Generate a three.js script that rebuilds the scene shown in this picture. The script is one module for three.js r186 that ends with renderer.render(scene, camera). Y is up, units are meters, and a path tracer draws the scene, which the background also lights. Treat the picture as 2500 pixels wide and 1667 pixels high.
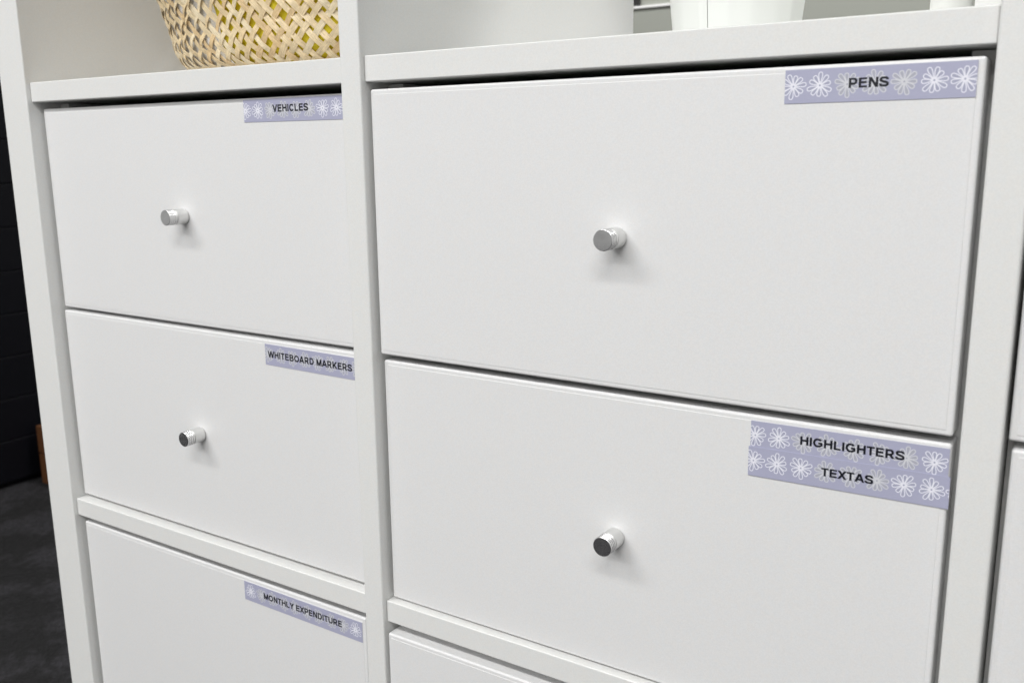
import * as THREE from 'three';
import { RoundedBoxGeometry } from 'three/addons/geometries/RoundedBoxGeometry.js';
import { RectAreaLightUniformsLib } from 'three/addons/lights/RectAreaLightUniformsLib.js';
import { toCreasedNormals } from 'three/addons/utils/BufferGeometryUtils.js';

// ---------------------------------------------------------------- camera, lamps, exposure
const FLOOR = 1.07;                       // height of the upper shelf's underside above the carpet
const scene = new THREE.Scene();
scene.background = new THREE.Color(0x000000);
const camera = new THREE.PerspectiveCamera(2 * Math.atan(833.5 / 2270.73) * 180 / Math.PI, 2500 / 1667, 0.01, 60);
camera.position.set(0.38291, FLOOR - 0.0378, 0.42627);
camera.rotation.order = 'YXZ';
camera.rotation.set(-0.20717, 0.57843, -0.01069);
const renderer = new THREE.WebGLRenderer({ antialias: true });
renderer.toneMapping = THREE.LinearToneMapping;
renderer.toneMappingExposure = 1.47;
camera.focus = 0.55; camera.userData.fStop = 16;
renderer.shadowMap.enabled = true;
RectAreaLightUniformsLib.init();
const CEIL = 2.72;
const LAMP_COLOR = new THREE.Color(1.0, 0.995, 0.99);
// x, z, length along x, width along z, intensity
const LAMPS = [
  [-0.95, 1.48, 1.5, 0.28, 17], [0.75, 1.48, 1.5, 0.28, 17],
  [-0.95, 3.1, 1.5, 0.28, 19], [0.75, 3.1, 1.5, 0.28, 19],
  [0.95, -1.35, 1.5, 0.28, 17], [-0.75, -1.35, 1.5, 0.28, 17],
];

// ---------------------------------------------------------------- helpers
let seed = 20240611;
const rnd = () => { seed = (seed * 1664525 + 1013904223) >>> 0; return seed / 4294967296; };
const rr = (a, b) => a + (b - a) * rnd();
const taken = {};
function numbered(n) {
  if (!(n in taken)) { taken[n] = 0; return n; }
  taken[n]++; return n + '_' + String(taken[n]).padStart(3, '0');
}
function mesh(name, geo, mat, parent) {
  const m = new THREE.Mesh(geo, mat); m.name = name; m.castShadow = m.receiveShadow = true;
  (parent || scene).add(m); if (!parent) m.name = numbered(name); return m;
}
function thing(name, label, category, x = 0, y = 0, z = 0, group) {
  const g = new THREE.Group(); g.name = numbered(name); g.position.set(x, y, z); scene.add(g);
  g.userData = { label, category }; if (group) g.userData.group = group; return g;
}
function boxUV(g) {                       // uv in metres, projected along each face's main axis
  const p = g.attributes.position, n = g.attributes.normal, uv = new Float32Array(p.count * 2);
  for (let i = 0; i < p.count; i++) {
    const ax = Math.abs(n.getX(i)), ay = Math.abs(n.getY(i)), az = Math.abs(n.getZ(i));
    let u, v;
    if (az >= ax && az >= ay) { u = p.getX(i); v = p.getY(i); } else if (ax >= ay) { u = p.getZ(i); v = p.getY(i); } else { u = p.getX(i); v = p.getZ(i); }
    uv[2 * i] = u; uv[2 * i + 1] = v;
  }
  g.setAttribute('uv', new THREE.BufferAttribute(uv, 2)); return g;
}
function rbox(x0, x1, y0, y1, z0, z1, r = 0.0009, seg = 2) {
  const g = new RoundedBoxGeometry(x1 - x0, y1 - y0, z1 - z0, seg, r);
  g.translate((x0 + x1) / 2, (y0 + y1) / 2, (z0 + z1) / 2); return boxUV(g);
}
function dataTex(size, fn, repeat, srgb) {
  const d = new Uint8Array(size * size * 4);
  for (let y = 0; y < size; y++) for (let x = 0; x < size; x++) {
    const c = fn(x, y), i = 4 * (y * size + x); d[i] = c[0]; d[i + 1] = c[1]; d[i + 2] = c[2]; d[i + 3] = 255;
  }
  const t = new THREE.DataTexture(d, size, size); t.magFilter = THREE.LinearFilter; t.minFilter = THREE.LinearMipmapLinearFilter; t.generateMipmaps = true;
  t.wrapS = t.wrapT = THREE.RepeatWrapping; if (repeat) t.repeat.set(repeat[0], repeat[1]);
  if (srgb) t.colorSpace = THREE.SRGBColorSpace; t.needsUpdate = true; return t;
}
function tileNoise(size, cells, sd) {     // periodic value noise
  let s = sd; const r = () => { s = (s * 1664525 + 1013904223) >>> 0; return s / 4294967296; };
  const g = Array.from({ length: cells * cells }, r);
  return (x, y) => {
    const fx = x / size * cells, fy = y / size * cells, ix = Math.floor(fx), iy = Math.floor(fy), tx = fx - ix, ty = fy - iy;
    const sx = tx * tx * (3 - 2 * tx), sy = ty * ty * (3 - 2 * ty), w = (a, b) => g[((b % cells) + cells) % cells * cells + ((a % cells) + cells) % cells];
    return (w(ix, iy) * (1 - sx) + w(ix + 1, iy) * sx) * (1 - sy) + (w(ix, iy + 1) * (1 - sx) + w(ix + 1, iy + 1) * sx) * sy;
  };
}

// ---------------------------------------------------------------- materials
const nA = tileNoise(512, 256, 7), nB = tileNoise(512, 64, 11), nC = tileNoise(512, 9, 23);
const foilBump = dataTex(512, (x, y) => { const v = 255 * (0.8 * nA(x, y) + 0.2 * nB(x, y)); return [v, v, v]; }, [10, 10]);
const foilTint = dataTex(512, (x, y) => { const v = 245 + 7 * nA(x, y), w = 2 * (nB(x, y) - 0.5); return [v + w, v, v - w]; }, [9, 9], true);
const foil = new THREE.MeshStandardMaterial({ color: new THREE.Color(0.80, 0.802, 0.786), map: foilTint, roughness: 0.5, bumpMap: foilBump, bumpScale: 0.000012 });
const foilFront = new THREE.MeshStandardMaterial({ color: new THREE.Color(0.803, 0.803, 0.802), map: foilTint, roughness: 0.46, bumpMap: foilBump, bumpScale: 0.000012 });
const ringBump = dataTex(256, (x, y) => { const r = Math.hypot(x - 127.5, y - 127.5); const v = 127 + 100 * Math.sin(r * 1.15) * (0.6 + 0.4 * nB(x, y)); return [v, v, v]; });
const aluMatte = new THREE.MeshStandardMaterial({ color: new THREE.Color(0.78, 0.78, 0.77), metalness: 1, roughness: 0.42, bumpMap: foilBump, bumpScale: 0.00003 });
const aluPolished = new THREE.MeshStandardMaterial({ color: new THREE.Color(0.86, 0.86, 0.86), metalness: 1, roughness: 0.25 });
const aluTurned = new THREE.MeshStandardMaterial({ color: new THREE.Color(0.72, 0.72, 0.73), metalness: 1, roughness: 0.26, bumpMap: ringBump, bumpScale: 0.000012 });

// ---------------------------------------------------------------- the setting
const structure = (m) => { m.userData.kind = 'structure'; return m; };
const cA = tileNoise(1024, 512, 3), cB = tileNoise(1024, 90, 5), cC = tileNoise(1024, 14, 9), cD = tileNoise(1024, 260, 19);
const carpetTex = dataTex(1024, (x, y) => {
  const blot = Math.max(0, Math.min(1, (0.6 * cC(x, y) + 0.4 * cB(x, y) - 0.36) * 3.0)), g = 0.55 + 0.9 * cA(x, y) * cD(x, y) + 0.25 * cA(y, x);
  const k = (19 + 25 * blot) * g; return [k * 0.98, k * 0.95, k * 1.04];
}, [0.8, 0.8], true);
const carpetBump = dataTex(1024, (x, y) => { const v = 255 * (0.6 * cA(x, y) + 0.4 * cD(x, y)); return [v, v, v]; }, [0.8, 0.8]);
const carpetMat = new THREE.MeshStandardMaterial({ map: carpetTex, bumpMap: carpetBump, bumpScale: 0.003, roughness: 1 });
structure(mesh('floor', rbox(-3.6, 3.0, -0.1, 0, -3.2, 4.6, 0.001, 1), carpetMat));
const plaster = new THREE.MeshStandardMaterial({ color: new THREE.Color(0.68, 0.68, 0.67), roughness: 0.9 });
const ceilMat = new THREE.MeshStandardMaterial({ color: new THREE.Color(0.78, 0.78, 0.76), roughness: 0.95 });
structure(mesh('ceiling', rbox(-3.6, 3.0, CEIL, CEIL + 0.1, -3.2, 4.6, 0.001, 1), ceilMat));
structure(mesh('wall_back', rbox(-3.6, 3.0, 0.002, CEIL - 0.002, -3.3, -3.202, 0.001, 1), plaster));
structure(mesh('wall_front', rbox(-3.6, 3.0, 0.002, CEIL - 0.002, 4.602, 4.7, 0.001, 1), plaster));
structure(mesh('wall_left', rbox(-3.7, -3.602, 0.002, CEIL - 0.002, -3.2, 4.6, 0.001, 1), plaster));
structure(mesh('wall_right', rbox(3.002, 3.1, 0.002, CEIL - 0.002, -3.2, 4.6, 0.001, 1), plaster));

// ceiling lamps
const lampFrame = new THREE.MeshStandardMaterial({ color: new THREE.Color(0.8, 0.8, 0.8), roughness: 0.5 });
const lampGlow = new THREE.MeshStandardMaterial({ color: 0xffffff, emissive: LAMP_COLOR, emissiveIntensity: 1.5, roughness: 0.6 });
LAMPS.forEach(([x, z, lx, lz, inten], i) => {
  const where = ['over the far left of the front aisle', 'over the right of the front aisle', 'beside the front wall, left one', 'beside the front wall, right one', 'behind the shelving unit, right one', 'behind the shelving unit, left one'][i];
  const t = thing('ceiling_lamp', 'long white ceiling lamp ' + where, 'lamp', x, CEIL, z, 'ceiling lamps');
  mesh('housing', rbox(-lx / 2 - 0.02, lx / 2 + 0.02, -0.05, -0.001, -lz / 2 - 0.02, lz / 2 + 0.02, 0.004), lampFrame, t);
  mesh('diffuser', rbox(-lx / 2, lx / 2, -0.056, -0.051, -lz / 2, lz / 2, 0.001, 1), lampGlow, t);
  const l = new THREE.RectAreaLight(LAMP_COLOR, inten, lx, lz); l.name = 'lamp_light';
  l.position.set(0, -0.06, 0); l.rotation.x = -Math.PI / 2; t.add(l);
});

// ---------------------------------------------------------------- shelving unit
const W = 0.335, TD = 0.01584, TL = 0.0351, TR = 0.01602, TS = 0.0151, H = 0.33217, RS = 0.00369, DEPTH = 0.365;
const Y = FLOOR;                                         // y offset of the upper shelf's underside
const XL = -TD - W, X3 = W + TR, X4 = X3 + W + TD;       // left faces of columns
const rows = [TS + W, TS, 0, -H, -H - TS, -2 * H - TS, -2 * H - 2 * TS, -3 * H - 2 * TS];
const TOP = TS + W, BOT = -FLOOR + 0.001;
const unit = thing('shelving_unit', 'white cube shelving unit with drawers and open upper cells', 'shelving unit', 0, Y, 0);
mesh('side_panel', rbox(XL - TL, XL, BOT, TOP + TL, -DEPTH, 0, 0.0012, 3), foil, unit);
mesh('divider', rbox(-TD, 0, -3 * H - 2 * TS, TOP, -DEPTH, 0, 0.0012, 3), foil, unit);
mesh('divider', rbox(W, W + TR, -3 * H - 2 * TS, TOP, -DEPTH, 0, 0.0012, 3), foil, unit);
mesh('divider', rbox(X3 + W, X4, -3 * H - 2 * TS, TOP, -DEPTH, 0, 0.0012, 3), foil, unit);
mesh('side_panel', rbox(X4 + W, X4 + W + TL, BOT, TOP + TL, -DEPTH, 0, 0.0012, 3), foil, unit);
mesh('top_panel', rbox(XL, X4 + W, TOP + 0.0002, TOP + TL, -DEPTH, -0.0004, 0.0012, 3), foil, unit);
mesh('bottom_panel', rbox(XL, X4 + W, BOT, -3 * H - 2 * TS - 0.0002, -DEPTH, -0.0004, 0.0012, 3), foil, unit);
const cols = [[XL, XL + W], [0, W], [X3, X3 + W], [X4, X4 + W]];
for (const [a, b] of cols) for (const yb of [0, -H - TS, -2 * H - 2 * TS])
  mesh('shelf', rbox(a + 0.0003, b - 0.0003, yb, yb + TS, -DEPTH + 0.001, -RS, 0.0008, 2), foil, unit);
// drawer frames set into the cells
for (const [c, top] of [[0, 0], [1, 0], [2, 0], [0, -H - TS], [1, -H - TS], [2, -H - TS]]) {
  const [a, b] = cols[c], bot = top - H, zf = c === 0 ? -0.0275 : -0.0245;
  mesh('frame_side', rbox(a + 0.0004, a + 0.012, bot + 0.0004, top - 0.0004, -0.34, zf, 0.0005, 1), foil, unit);
  mesh('frame_side', rbox(b - 0.012, b - 0.0004, bot + 0.0004, top - 0.0004, -0.34, zf, 0.0005, 1), foil, unit);
  mesh('frame_back', rbox(a + 0.0124, b - 0.0124, bot + 0.0004, top - 0.0004, -0.34, -0.33, 0.0005, 1), foil, unit);
}

// ---------------------------------------------------------------- label tape
function daisy(c, x, y, r, n, rot, stroke, fill, lw) {
  c.save(); c.translate(x, y); c.rotate(rot); c.lineWidth = lw; c.lineJoin = 'round';
  for (let k = 0; k < n; k++) {
    c.save(); c.rotate(k * 2 * Math.PI / n + 0.05 * Math.sin(k * 2.3 + rot * 5));
    const L = r * (0.92 + 0.1 * Math.sin(k * 1.9 + x)), w = r * 0.155;
    c.beginPath(); c.moveTo(0, -r * 0.1); c.bezierCurveTo(-w * 0.5, -L * 0.4, -w * 1.9, -L * 1.02, 0, -L);
    c.bezierCurveTo(w * 1.9, -L * 1.02, w * 0.5, -L * 0.4, 0, -r * 0.1); c.closePath();
    c.fillStyle = fill; c.fill(); c.strokeStyle = stroke; c.stroke(); c.restore();
  }
  c.beginPath(); c.arc(0, 0, r * 0.11, 0, 7); c.fillStyle = fill; c.fill(); c.strokeStyle = stroke; c.stroke();
  c.restore();
}
// bold grotesque capitals drawn as strokes; units of the cap height
const ADV = { E: .93, H: 1.01, I: .39, C: 1.01, L: .85, S: .93, V: .93, P: .93, N: 1.01, W: 1.32, T: .85, B: 1.01, O: 1.09, A: 1.01, R: 1.01, D: 1.01, M: 1.16, K: 1.01, Y: .93, X: .93, U: 1.01, G: 1.09, ' ': .39 };
function glyph(c, ch) {
  const a = ADV[ch], l = 0.10, r = a - 0.07, q = 0.1, L = (...p) => { c.moveTo(p[0], p[1]); for (let i = 2; i < p.length; i += 2) c.lineTo(p[i], p[i + 1]); };
  c.beginPath();
  switch (ch) {
    case 'E': L(l + q, 0, l + q, 1); L(l, .085, r, .085); L(l, .52, r - .05, .52); L(l, .915, r - .01, .915); break;
    case 'H': L(l + q, 0, l + q, 1); L(r - q, 0, r - q, 1); L(l, .52, r, .52); break;
    case 'I': L(a / 2, 0, a / 2, 1); break;
    case 'L': L(l + q, 0, l + q, 1); L(l, .085, r, .085); break;
    case 'T': L(a / 2, 0, a / 2, 1); L(.03, .915, a - .03, .915); break;
    case 'N': L(l + q, 0, l + q, 1); L(r - q, 0, r - q, 1); L(l + .05, 1.1, r - .05, -.1); break;
    case 'M': L(l + q, 0, l + q, 1); L(r - q, 0, r - q, 1); L(l + .05, 1.12, a / 2 + .015, .02); L(r - .05, 1.12, a / 2 - .015, .02); break;
    case 'V': L(.07, 1.1, a / 2 + .02, -.02); L(a - .07, 1.1, a / 2 - .02, -.02); break;
    case 'W': L(.08, 1.1, .36, -.1); L(.34, -.1, .67, 1.1); L(a - .08, 1.1, a - .36, -.1); L(a - .34, -.1, a - .67, 1.1); break;
    case 'A': L(.07, -.1, a / 2 + .02, 1.06); L(a - .07, -.1, a / 2 - .02, 1.06); L(.22, .3, a - .22, .3); break;
    case 'X': L(.05, -.1, a - .05, 1.1); L(.05, 1.1, a - .05, -.1); break;
    case 'Y': L(.04, 1.1, a / 2, .42); L(a - .04, 1.1, a / 2, .42); L(a / 2, 0, a / 2, .48); break;
    case 'K': L(l + q, 0, l + q, 1); L(l + .12, .3, r - .02, 1.1); L(.42, .58, r + .02, -.12); break;
    case 'O': c.ellipse(a / 2, .5, a / 2 - .15, .41, 0, 0, 7); break;
    case 'C': c.ellipse(a / 2 + .01, .5, a / 2 - .16, .41, 0, .62, 2 * Math.PI - .62); break;
    case 'G': c.ellipse(a / 2, .5, a / 2 - .15, .41, 0, .66, 2 * Math.PI - .75); L(a / 2 + .03, .46, r - .02, .46); L(r - .1, .46, r - .1, .14); break;
    case 'D': L(l + q, 0, l + q, 1); c.moveTo(l, .915); c.lineTo(.45, .915); c.bezierCurveTo(.95, .915, .95, .085, .45, .085); c.lineTo(l, .085); break;
    case 'P': case 'R': L(l + q, 0, l + q, 1); c.moveTo(l, .915); c.lineTo(.52, .915); c.bezierCurveTo(.86, .915, .86, .42, .52, .42); c.lineTo(l, .42); if (ch === 'R') L(.46, .5, a - .06, -.12); break;
    case 'B': L(l + q, 0, l + q, 1); c.moveTo(l, .915); c.lineTo(.55, .915); c.bezierCurveTo(.84, .915, .84, .53, .55, .53); c.lineTo(l, .53); c.moveTo(.55, .53); c.bezierCurveTo(.92, .53, .92, .085, .56, .085); c.lineTo(l, .085); break;
    case 'U': c.moveTo(l + q, 1); c.lineTo(l + q, .4); c.bezierCurveTo(l + q, -.02, r - q, -.02, r - q, .4); c.lineTo(r - q, 1); break;
    case 'S': c.moveTo(.79, .70); c.bezierCurveTo(.77, .86, .66, .91, .47, .91); c.bezierCurveTo(.28, .91, .16, .84, .16, .71); c.bezierCurveTo(.16, .58, .28, .55, .48, .50); c.bezierCurveTo(.70, .45, .80, .40, .80, .27); c.bezierCurveTo(.80, .14, .66, .09, .47, .09); c.bezierCurveTo(.27, .09, .14, .15, .12, .32); break;
  }
  c.stroke();
}
function drawText(c, text, x, base, width, cap) {
  let w = 0; for (const ch of text) w += ADV[ch];
  c.save(); c.translate(x, base); c.scale(width / w, -cap); c.beginPath(); c.rect(-.1, 0, w + .2, 1); c.clip();
  c.strokeStyle = '#11121d'; c.lineWidth = .235; c.lineCap = 'butt'; c.lineJoin = 'miter';
  for (const ch of text) { glyph(c, ch); c.translate(ADV[ch], 0); }
  c.restore();
}
function tapeMaterial(text, len, hgt, tx0, tx1, capBase, capH, flowerX0, pitch, flowerY) {
  const S = 16000, cw = Math.round(len * S), ch = Math.round(hgt * S);    // pixels per metre
  const cv = document.createElement('canvas'); cv.width = cw; cv.height = ch; const c = cv.getContext('2d');
  c.fillStyle = '#abacc3'; c.fillRect(0, 0, cw, ch);
  for (let k = 0; k < 900; k++) { c.fillStyle = rnd() < 0.5 ? 'rgba(120,124,172,0.10)' : 'rgba(200,202,226,0.10)'; c.fillRect(rr(0, cw), rr(0, ch), rr(2, 26), rr(1, 3)); }
  const mid = (tx0 + tx1) / 2;
  for (let x = flowerX0, k = 0; x < len + 0.006; x += pitch, k++) {
    const aroundText = x > tx0 - 0.005 && x < tx1 + 0.008;
    daisy(c, x * S, flowerY * S, 0.0056 * S, 10, 0.5 * k + 0.2, aroundText ? '#d2d3d8' : '#eaeaf3', aroundText ? '#acadba' : '#a5a7bd', 0.00040 * S);
  }
  c.save(); c.fillStyle = '#11121d'; c.textBaseline = 'alphabetic'; c.textAlign = 'left';
  drawText(c, text, tx0 * S, capBase * S, (tx1 - tx0) * S, capH * S); c.restore();
  const t = new THREE.CanvasTexture(cv); t.colorSpace = THREE.SRGBColorSpace; t.anisotropy = 8;
  return new THREE.MeshStandardMaterial({ map: t, roughness: 0.34 });
}
const tapeEdge = new THREE.MeshStandardMaterial({ color: new THREE.Color(0.45, 0.46, 0.62), roughness: 0.5 });
function tape(parent, x0, x1, y0, y1, z, mat, tilt = 0, lift = 0.0002) {
  const w = x1 - x0, h = y1 - y0, g = new THREE.BoxGeometry(w, h, 0.0002);
  const m = new THREE.Mesh(g, [tapeEdge, tapeEdge, tapeEdge, tapeEdge, mat, tapeEdge]); m.name = 'label_tape'; m.castShadow = m.receiveShadow = true;
  m.position.set((x0 + x1) / 2, (y0 + y1) / 2, z + lift); m.rotation.z = tilt; parent.add(m); return m;
}

// ---------------------------------------------------------------- knobs
function lathe(pts, seg = 40) { const g = new THREE.LatheGeometry(pts.map(([r, z]) => new THREE.Vector2(r, z)), seg); g.rotateX(Math.PI / 2); return g; }
const R = 0.0055;
const knobBody = lathe([[0.0001, 0], [R - 0.0006, 0], [R - 0.0006, 0.0005], [R, 0.0011], [R, 0.0096], [R - 0.0003, 0.0098], [R - 0.0006, 0.0098], [R - 0.0006, 0.0102]]);
const tipPts = [];
for (let k = 0; k < 4; k++) {
  const z0 = 0.0100 + k * 0.00162;
  tipPts.push([R - 0.0008, z0], [R - 0.0008, z0 + 0.00058], [R - 0.00012, z0 + 0.0006], [R, z0 + 0.0007], [R, z0 + 0.0015], [R - 0.00012, z0 + 0.00161]);
}
const knobTip = toCreasedNormals(lathe(tipPts, 64), 0.35);
const knobFace = lathe([[R - 0.00012, 0.01648], [R - 0.0003, 0.01662], [0.0001, 0.01655]], 48);
{ const p = knobFace.attributes.position, uv = knobFace.attributes.uv; for (let i = 0; i < p.count; i++) uv.setXY(i, 0.5 + p.getX(i) / (2 * R), 0.5 + p.getY(i) / (2 * R)); }
function knob(parent, x, y, z) {
  const k = mesh('knob', knobBody, aluMatte, parent); k.position.set(x, y, z);
  mesh('grooved_tip', knobTip, aluPolished, k); mesh('end_face', knobFace, aluTurned, k); return k;
}

// ---------------------------------------------------------------- drawers
function drawer(label, colX, xl, xr, yt, yb, z, withKnob = true) {
  const x0 = colX + xl, x1 = colX + W - xr, cx = (x0 + x1) / 2, w = x1 - x0, h = yt - yb, T = 0.0155;
  const t = thing('drawer', label, 'drawer', cx, Y + yb, z, 'white drawers of the shelving unit');
  const fp = mesh('front_panel', rbox(-w / 2, w / 2, 0, h, -T, 0, 0.0014, 4), foilFront, t);
  mesh('face_sheet', rbox(-w / 2 + 0.0029, w / 2 - 0.0029, 0.0029, h - 0.0029, -0.0006, 0.00022, 0.0002, 1), foilFront, fp);
  const a = -w / 2 + 0.013, b = w / 2 - 0.013, bh = h - 0.035;
  mesh('box_side', rbox(a, a + 0.01, 0.004, bh, -0.30, -T - 0.0005, 0.0005, 1), foil, t);
  mesh('box_side', rbox(b - 0.01, b, 0.004, bh, -0.30, -T - 0.0005, 0.0005, 1), foil, t);
  mesh('box_back', rbox(a + 0.0105, b - 0.0105, 0.004, bh, -0.30, -0.29, 0.0005, 1), foil, t);
  mesh('box_base', rbox(a + 0.0105, b - 0.0105, 0.006, 0.010, -0.289, -T - 0.0005, 0.0005, 1), foil, t);
  if (withKnob) knob(t, 0, h / 2, 0.00022);
  t.userData.o = [cx, yb]; return t;
}
function door(label, colX, xl, xr, yt, yb, z) {
  const x0 = colX + xl, x1 = colX + W - xr, cx = (x0 + x1) / 2, w = x1 - x0, h = yt - yb, T = 0.0155;
  const t = thing('cupboard_door', label, 'door', cx, Y + yb, z, 'white doors of the shelving unit');
  const fp = mesh('front_panel', rbox(-w / 2, w / 2, 0, h, -T, 0, 0.0014, 4), foilFront, t);
  mesh('face_sheet', rbox(-w / 2 + 0.0029, w / 2 - 0.0029, 0.0029, h - 0.0029, -0.0006, 0.00022, 0.0002, 1), foilFront, fp);
  knob(t, w / 2 - 0.035, h / 2, 0.00022);
  t.userData.o = [cx, yb]; return t;
}
function putTape(d, text, x0, x1, y0, y1, tx0, tx1, capBase, capH, flowerX0, tilt = 0, lift) {   // world x, y (relative to the upper shelf)
  const [cx, yb] = d.userData.o, mat = tapeMaterial(text, x1 - x0, y1 - y0, tx0 - x0, tx1 - x0, y1 - capBase, capH, flowerX0 - x0, 0.0117, 0.0072);
  return tape(d, x0 - cx, x1 - cx, y0 - yb, y1 - yb, 0.00022, mat, tilt, lift);
}
const d1 = drawer('white drawer with a lavender daisy label reading VEHICLES', XL, 0.00294, 0.003, -0.0051, -0.16487, -0.01095);
const d2 = drawer('white drawer with a lavender daisy label reading PENS', 0, 0.00243, 0.0037, -0.00421, -0.16476, -0.00541);
const d3 = drawer('white drawer with a lavender label reading WHITEBOARD MARKERS', XL, 0.00285, 0.003, -0.16761, -0.3293, -0.01008);
const d4 = drawer('white drawer with two stacked labels reading HIGHLIGHTERS and TEXTAS', 0, 0.00266, 0.00381, -0.16878, -0.3308, -0.00791);
const d5 = door('white cupboard door with a lavender label reading MONTHLY EXPENDITURE', XL, 0.0040, 0.0062, -0.3534, -0.6770, -0.00697);
const d6 = door('white cupboard door without a label, below the HIGHLIGHTERS drawer', 0, 0.0018, 0.003, -0.35457, -0.6780, -0.00217);
const d7 = drawer('white drawer beside the PENS drawer across the divider', X3, 0.0018, 0.003, -0.0045, -0.1627, -0.0055);
const d8 = drawer('white drawer beside the HIGHLIGHTERS drawer across the divider', X3, 0.0034, 0.003, -0.1663, -0.3300, -0.0055);
putTape(d1, 'VEHICLES', -0.1136, -0.0195, -0.0206, -0.0062, -0.0861, -0.0540, -0.0146, 0.0046, -0.1118);
putTape(d2, 'PENS', 0.2500, 0.3284, -0.0204, -0.0058, 0.2775, 0.2945, -0.0147, 0.0042, 0.2538, 0.003);
putTape(d3, 'WHITEBOARD MARKERS', -0.1074, -0.0195, -0.1856, -0.1708, -0.1046, -0.0262, -0.1802, 0.0046, -0.1040, -0.008);
putTape(d5, 'MONTHLY EXPENDITURE', -0.1437, -0.0254, -0.3719, -0.3569, -0.1232, -0.0440, -0.3660, 0.0047, -0.1369, -0.006);
putTape(d4, 'HIGHLIGHTERS', 0.2405, 0.3306, -0.1846, -0.1712, 0.2645, 0.3122, -0.1797, 0.0043, 0.2428, 0.008);
putTape(d4, 'TEXTAS', 0.2399, 0.3318, -0.1993, -0.1842, 0.2755, 0.2995, -0.1935, 0.0041, 0.2425, 0.012, 0.0004);
for (const d of [d1, d2, d3, d4, d5, d6, d7, d8]) delete d.userData.o;

// ---------------------------------------------------------------- woven basket in the left open cell
const SH = Y + TS;                                       // height of the open cells' floor
const B = { cx: -0.1735, cz: -0.185, a: 0.125, b: 0.122, h: 0.10, R: 0.030, n: 3.4, flare: 0.25 };
function basketPoint(s, h, off, out) {                   // s in turns, h = arc length up the profile from the base edge
  const arc = B.R * Math.PI / 2; let y, inset;
  if (h < 0) { y = 0; inset = B.R - h; } else if (h < arc) { const q = h / B.R; y = B.R * (1 - Math.cos(q)); inset = B.R * (1 - Math.sin(q)); } else { y = B.R + (h - arc); inset = -(h - arc) * B.flare; }
  const th = s * 2 * Math.PI, c = Math.cos(th), q = Math.sin(th);
  const k = Math.pow(Math.pow(Math.abs(c), B.n) + Math.pow(Math.abs(q), B.n), -1 / B.n);
  const x = k * c, z = k * q, L = Math.hypot(x, z);
  const ra = B.a - inset + off * (h < arc ? Math.sin(Math.max(0, h) / B.R) : 1), rb = B.b - inset + off * (h < arc ? Math.sin(Math.max(0, h) / B.R) : 1);
  out.set(x * ra, y + 0.0022 - off * (h < arc ? Math.cos(Math.max(0, h) / B.R) : 0), z * rb); return out;
}
// arc-length table round the rim so that strips are evenly spaced
const table = []; { let acc = 0; const p = new THREE.Vector3(), q = new THREE.Vector3(); basketPoint(0, 0.08, 0, q); table.push(0); for (let i = 1; i <= 720; i++) { basketPoint(i / 720, 0.08, 0, p); acc += p.distanceTo(q); q.copy(p); table.push(acc); } for (let i = 0; i <= 720; i++) table[i] /= acc; B.per = acc; }
const turn = (f) => { f = f - Math.floor(f); let a = 0, b = 720; while (b - a > 1) { const m = (a + b) >> 1; if (table[m] <= f) a = m; else b = m; } return (a + (f - table[a]) / (table[b] - table[a])) / 720; };
const basket = thing('woven_basket', 'woven bamboo basket standing in the open cell above the VEHICLES drawer', 'basket', B.cx, SH + 0.0002, B.cz);
const N = 72, pitch = B.per / N;
const gS = tileNoise(256, 64, 41), gL = tileNoise(256, 12, 43);
const caneTex = dataTex(256, (x, y) => { const v = 0.72 + 0.34 * gS(x * 0.12, y) * 0.8 + 0.16 * gL(x, y * 0.3) - 0.1 * (gS(y, x * 0.2) > 0.86 ? 1 : 0); const k = Math.min(1, v); return [255 * k, 252 * k, 246 * k]; }, [6, 1], true);
const caneMats = [[0.88, 0.74, 0.50], [0.84, 0.68, 0.43], [0.90, 0.79, 0.58], [0.87, 0.72, 0.48], [0.79, 0.60, 0.35], [0.90, 0.78, 0.56]].map(([r, g, b]) => new THREE.MeshStandardMaterial({ color: new THREE.Color(r, g, b), map: caneTex, roughness: 0.42 }));
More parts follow.
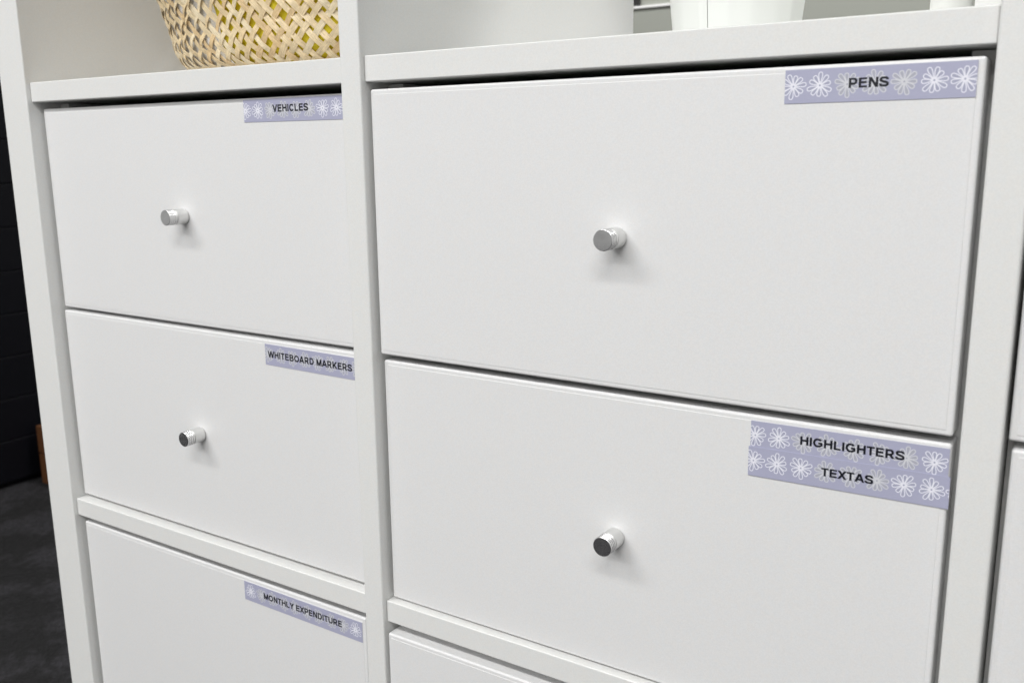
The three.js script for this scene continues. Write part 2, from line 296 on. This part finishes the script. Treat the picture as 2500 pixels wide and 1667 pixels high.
function strip(i, dir) {
  const pos = [], uv = [], idx = [], P = new THREE.Vector3(), A = new THREE.Vector3(), Bq = new THREE.Vector3(), nrm = new THREE.Vector3(), tan = new THREE.Vector3(), side = new THREE.Vector3();
  const h0 = -0.028, h1 = B.h + 0.02, seg = 92, w = pitch * rr(0.31, 0.39), th = 0.00022, jig = rr(-0.13, 0.13), sk = rr(-0.06, 0.06), ph = rnd() * 7, amp = 0.0005;
  const coord = (h) => { const f = (i + jig) / N + dir * (h * 1.02) / B.per + sk * h / B.per + 0.0011 * Math.sin(h * 60 + ph); return f; };
  const at = (h, off, out) => basketPoint(turn(coord(h)), h, off, out);
  for (let k = 0; k <= seg; k++) {
    const h = h0 + (h1 - h0) * k / seg;
    const j = (coord(h) + dir * h * 1.02 / B.per) * N;                      // index along the other family
    const off = dir * amp * Math.cos(Math.PI * (j + i)) + amp;
    at(h, off, P); at(h + 0.0007, off, A); tan.subVectors(A, P).normalize();
    at(h, off + 0.001, Bq); nrm.subVectors(Bq, P).normalize(); side.crossVectors(tan, nrm).normalize(); nrm.crossVectors(side, tan).normalize();
    for (const [u, v] of [[-1, 1], [1, 1], [1, -1], [-1, -1]]) { pos.push(P.x + side.x * u * w / 2 + nrm.x * v * th, P.y + side.y * u * w / 2 + nrm.y * v * th, P.z + side.z * u * w / 2 + nrm.z * v * th); uv.push(k / seg + i * 0.37, u * 0.5 + 0.5 + i * 0.61 + v * 0.02); }
    if (k) { const b = 4 * k, a = b - 4; for (let c = 0; c < 4; c++) { const d = (c + 1) % 4; idx.push(a + c, b + c, b + d, a + c, b + d, a + d); } }
  }
  const g = new THREE.BufferGeometry(); g.setAttribute('position', new THREE.Float32BufferAttribute(pos, 3)); g.setAttribute('uv', new THREE.Float32BufferAttribute(uv, 2)); g.setIndex(idx);
  const f = g.toNonIndexed(); f.computeVertexNormals(); return f;
}
for (const dir of [1, -1]) for (let i = 0; i < N; i++) mesh('bamboo_strip', strip(i, dir), caneMats[Math.floor(rnd() * caneMats.length)], basket);
{ // woven floor plate and rim hoop
  const sh = new THREE.Shape(), p = new THREE.Vector3(); for (let k = 0; k <= 96; k++) { basketPoint(k / 96, 0.001, 0, p); k ? sh.lineTo(p.x, p.z) : sh.moveTo(p.x, p.z); }
  const g = new THREE.ExtrudeGeometry(sh, { depth: 0.0012, bevelEnabled: false }); g.rotateX(-Math.PI / 2); g.translate(0, 0.0048, 0); mesh('base_mat', g, caneMats[1], basket);
  const pts = []; for (let k = 0; k < 120; k++) pts.push(basketPoint(k / 120, B.h + 0.018, 0.001, new THREE.Vector3()));
  mesh('rim_hoop', new THREE.TubeGeometry(new THREE.CatmullRomCurve3(pts, true), 160, 0.0042, 8, true), caneMats[3], basket);
}
// cloth and paper lying against the inside of the basket
function lining(s0, s1, h1, off, th, wave) {
  const ns = 60, nh = 24, pos = [], idx = [], P = new THREE.Vector3(), row = ns + 1, lay = (ns + 1) * (nh + 1);
  for (let L = 0; L < 2; L++) for (let b = 0; b <= nh; b++) for (let a = 0; a <= ns; a++) {
    const f = a / ns, g = b / nh, h = 0.006 + g * (h1 - 0.006) + 0.004 * g * Math.sin(f * 17 + wave);
    const o = off - L * th - 0.0016 * (0.5 + 0.5 * Math.sin(f * 23 + g * 9 + wave) * Math.sin(f * 7 - g * 5));
    basketPoint(turn(s0 + (s1 - s0) * f), h, o, P); pos.push(P.x, P.y, P.z);
  }
  const quad = (a, b, c, d) => idx.push(a, b, c, a, c, d);
  for (let b = 0; b < nh; b++) for (let a = 0; a < ns; a++) { const q = b * row + a; quad(q, q + row, q + row + 1, q + 1); quad(lay + q, lay + q + 1, lay + q + row + 1, lay + q + row); }
  for (let a = 0; a < ns; a++) { const t = nh * row + a; quad(a, a + 1, lay + a + 1, lay + a); quad(t, lay + t, lay + t + 1, t + 1); }
  for (let b = 0; b < nh; b++) { const q = b * row, e = q + ns; quad(q, lay + q, lay + q + row, q + row); quad(e, e + row, lay + e + row, lay + e); }
  const g = new THREE.BufferGeometry(); g.setAttribute('position', new THREE.Float32BufferAttribute(pos, 3)); g.setIndex(idx); g.computeVertexNormals(); return boxUV(g);
}
{
  const y = mesh('yellow_cloth', lining(0.02, 0.275, 0.095, -0.0008, 0.0012, 1.3), new THREE.MeshPhysicalMaterial({ color: new THREE.Color(0.90, 0.79, 0.02), roughness: 0.95, transmission: 0.45, thickness: 0 }));
  y.position.copy(basket.position); y.userData = { label: 'bright yellow cloth inside the woven basket', category: 'cloth' };
  const w = mesh('white_paper', lining(0.285, 0.48, 0.098, -0.0008, 0.0006, 4.1), new THREE.MeshPhysicalMaterial({ color: new THREE.Color(0.86, 0.85, 0.83), roughness: 0.95, transmission: 0.4, thickness: 0 }));
  w.position.copy(basket.position); w.userData = { label: 'white paper curved against the inside of the woven basket', category: 'paper' };
}

// ---------------------------------------------------------------- things in the right open cell
const plastic = new THREE.MeshPhysicalMaterial({ color: new THREE.Color(0.80, 0.82, 0.79), roughness: 0.35, clearcoat: 0.2, clearcoatRoughness: 0.3 });
{ // round tapered bin rolled from one sheet, with the seam where the sheet's ends meet
  const t = thing('tapered_bin', 'round white tapered bin with a vertical seam standing in the open cell', 'bin', 0.1606, SH, -0.1845);
  const ht = 0.17, r0 = 0.0385, r1 = 0.0570, th = 0.0012, seam = 1.655, gap = 0.007, seg = 72, pos = [], idx = [];
  for (let k = 0; k <= seg; k++) {
    const a = seam + gap + (2 * Math.PI - 2 * gap) * k / seg, c = Math.cos(a), q = Math.sin(a);
    for (const [r, y] of [[r0, 0], [r1, ht], [r1 - th, ht], [r0 - th, 0]]) pos.push(r * c, y, r * q);
    if (k) { const b = 4 * k, p = b - 4; for (let e = 0; e < 4; e++) { const f = (e + 1) % 4; idx.push(p + e, p + f, b + f, p + e, b + f, b + e); } }
  }
  idx.push(0, 3, 2, 0, 2, 1); const b = 4 * seg; idx.push(b, b + 1, b + 2, b, b + 2, b + 3);
  const g = new THREE.BufferGeometry(); g.setAttribute('position', new THREE.Float32BufferAttribute(pos, 3)); g.setIndex(idx);
  mesh('wall', boxUV(toCreasedNormals(g, 0.5)), plastic, t);
  const k2 = r0 - 0.0014, lin = new THREE.CylinderGeometry(r1 - 0.0016, k2, ht - 0.004, 64, 1, true).translate(0, ht / 2, 0);
  mesh('liner', boxUV(lin), plastic, t);
  mesh('base', boxUV(new THREE.CylinderGeometry(k2 - 0.0006, k2 - 0.0006, 0.002, 64).translate(0, 0.0012, 0)), plastic, t);
}
{
  const t = thing('paper_tube', 'thin white paper tube standing beside the white carton', 'tube', 0.2863, SH, -0.2);
  const g = new THREE.LatheGeometry([[0.0098, 0], [0.0115, 0], [0.0115, 0.2], [0.0098, 0.2], [0.0098, 0]].map(([r, y]) => new THREE.Vector2(r, y)), 48);
  mesh('wall', g, new THREE.MeshStandardMaterial({ color: new THREE.Color(0.78, 0.79, 0.76), roughness: 0.6 }), t);
  mesh('end_cap', new THREE.CylinderGeometry(0.0097, 0.0097, 0.004, 32).translate(0, 0.196, 0), foil, t);
}
{
  const t = thing('white_carton', 'plain white carton against the divider in the open cell', 'carton', 0.3165, SH, -0.225);
  const m = new THREE.MeshStandardMaterial({ color: new THREE.Color(0.88, 0.88, 0.87), roughness: 0.6 });
  mesh('body', rbox(-0.017, 0.017, 0, 0.17, -0.06, 0.03, 0.0008, 2), m, t);
  mesh('flap', rbox(-0.0172, 0.0172, 0.1702, 0.1712, -0.06, 0.03, 0.0003, 1), m, t);
}

// ---------------------------------------------------------------- partition seen through the open cell
{
  const t = thing('partition_screen', 'grey partition screen with a white rail seen behind the shelving unit', 'partition', 0, 0, -2.2);
  const fab = new THREE.MeshStandardMaterial({ color: new THREE.Color(0.31, 0.32, 0.285), map: foilTint, roughness: 0.95 });
  const white = new THREE.MeshStandardMaterial({ color: new THREE.Color(0.8, 0.8, 0.79), roughness: 0.5 }), black = new THREE.MeshStandardMaterial({ color: new THREE.Color(0.02, 0.02, 0.02), roughness: 0.5 });
  const yr = Y + 0.3575;
  mesh('lower_panel', rbox(-2.2, 1.4, 0.002, yr - 0.004, -0.04, 0, 0.002, 1), fab, t);
  mesh('rail', rbox(-2.2, 1.4, yr - 0.0035, yr + 0.0035, -0.045, 0.006, 0.001, 1), white, t);
  mesh('upper_panel', rbox(-2.2, 1.4, yr + 0.004, yr + 0.45, -0.04, -0.01, 0.002, 1), fab, t);
  mesh('post', rbox(-0.93, -0.87, yr + 0.0045, yr + 0.45, -0.009, 0.004, 0.001, 1), black, t);
}
// ---------------------------------------------------------------- dark cabinet and wooden box past the left side
{
  const blk = new THREE.MeshPhysicalMaterial({ color: new THREE.Color(0.004, 0.004, 0.006), roughness: 0.45, specularIntensity: 0.3 });
  const t = thing('black_cabinet', 'tall black cabinet with horizontal slats standing on the dark carpet', 'cabinet', -2.45, 0, -1.1);
  mesh('carcass', rbox(-0.45, -0.012, 0.002, 1.6, -1.3, 1.3, 0.004, 1), blk, t);
  for (let k = 0; k < 12; k++) mesh('slat', rbox(-0.0115, 0.006, 0.02 + k * 0.131, 0.02 + k * 0.131 + 0.1304, -1.29, 1.29, 0.004, 3), blk, t);
  const wood = new THREE.MeshStandardMaterial({ color: new THREE.Color(0.13, 0.05, 0.016), roughness: 0.6 });
  const w = thing('wooden_box', 'small brown wooden box on the carpet in front of the black cabinet', 'box', -2.33, 0, -1.272);
  for (const [y0, y1] of [[0.012, 0.098], [0.102, 0.19]]) {
    mesh('plank', rbox(0.06, 0.075, y0, y1, -0.16, 0.17, 0.002, 1), wood, w); mesh('plank', rbox(-0.075, -0.06, y0, y1, -0.16, 0.17, 0.002, 1), wood, w);
    mesh('plank', rbox(-0.0595, 0.0595, y0, y1, 0.155, 0.17, 0.002, 1), wood, w); mesh('plank', rbox(-0.0595, 0.0595, y0, y1, -0.16, -0.145, 0.002, 1), wood, w);
  }
  mesh('bottom', rbox(-0.075, 0.075, 0.001, 0.0115, -0.16, 0.17, 0.002, 1), wood, w);
}
renderer.render(scene, camera);
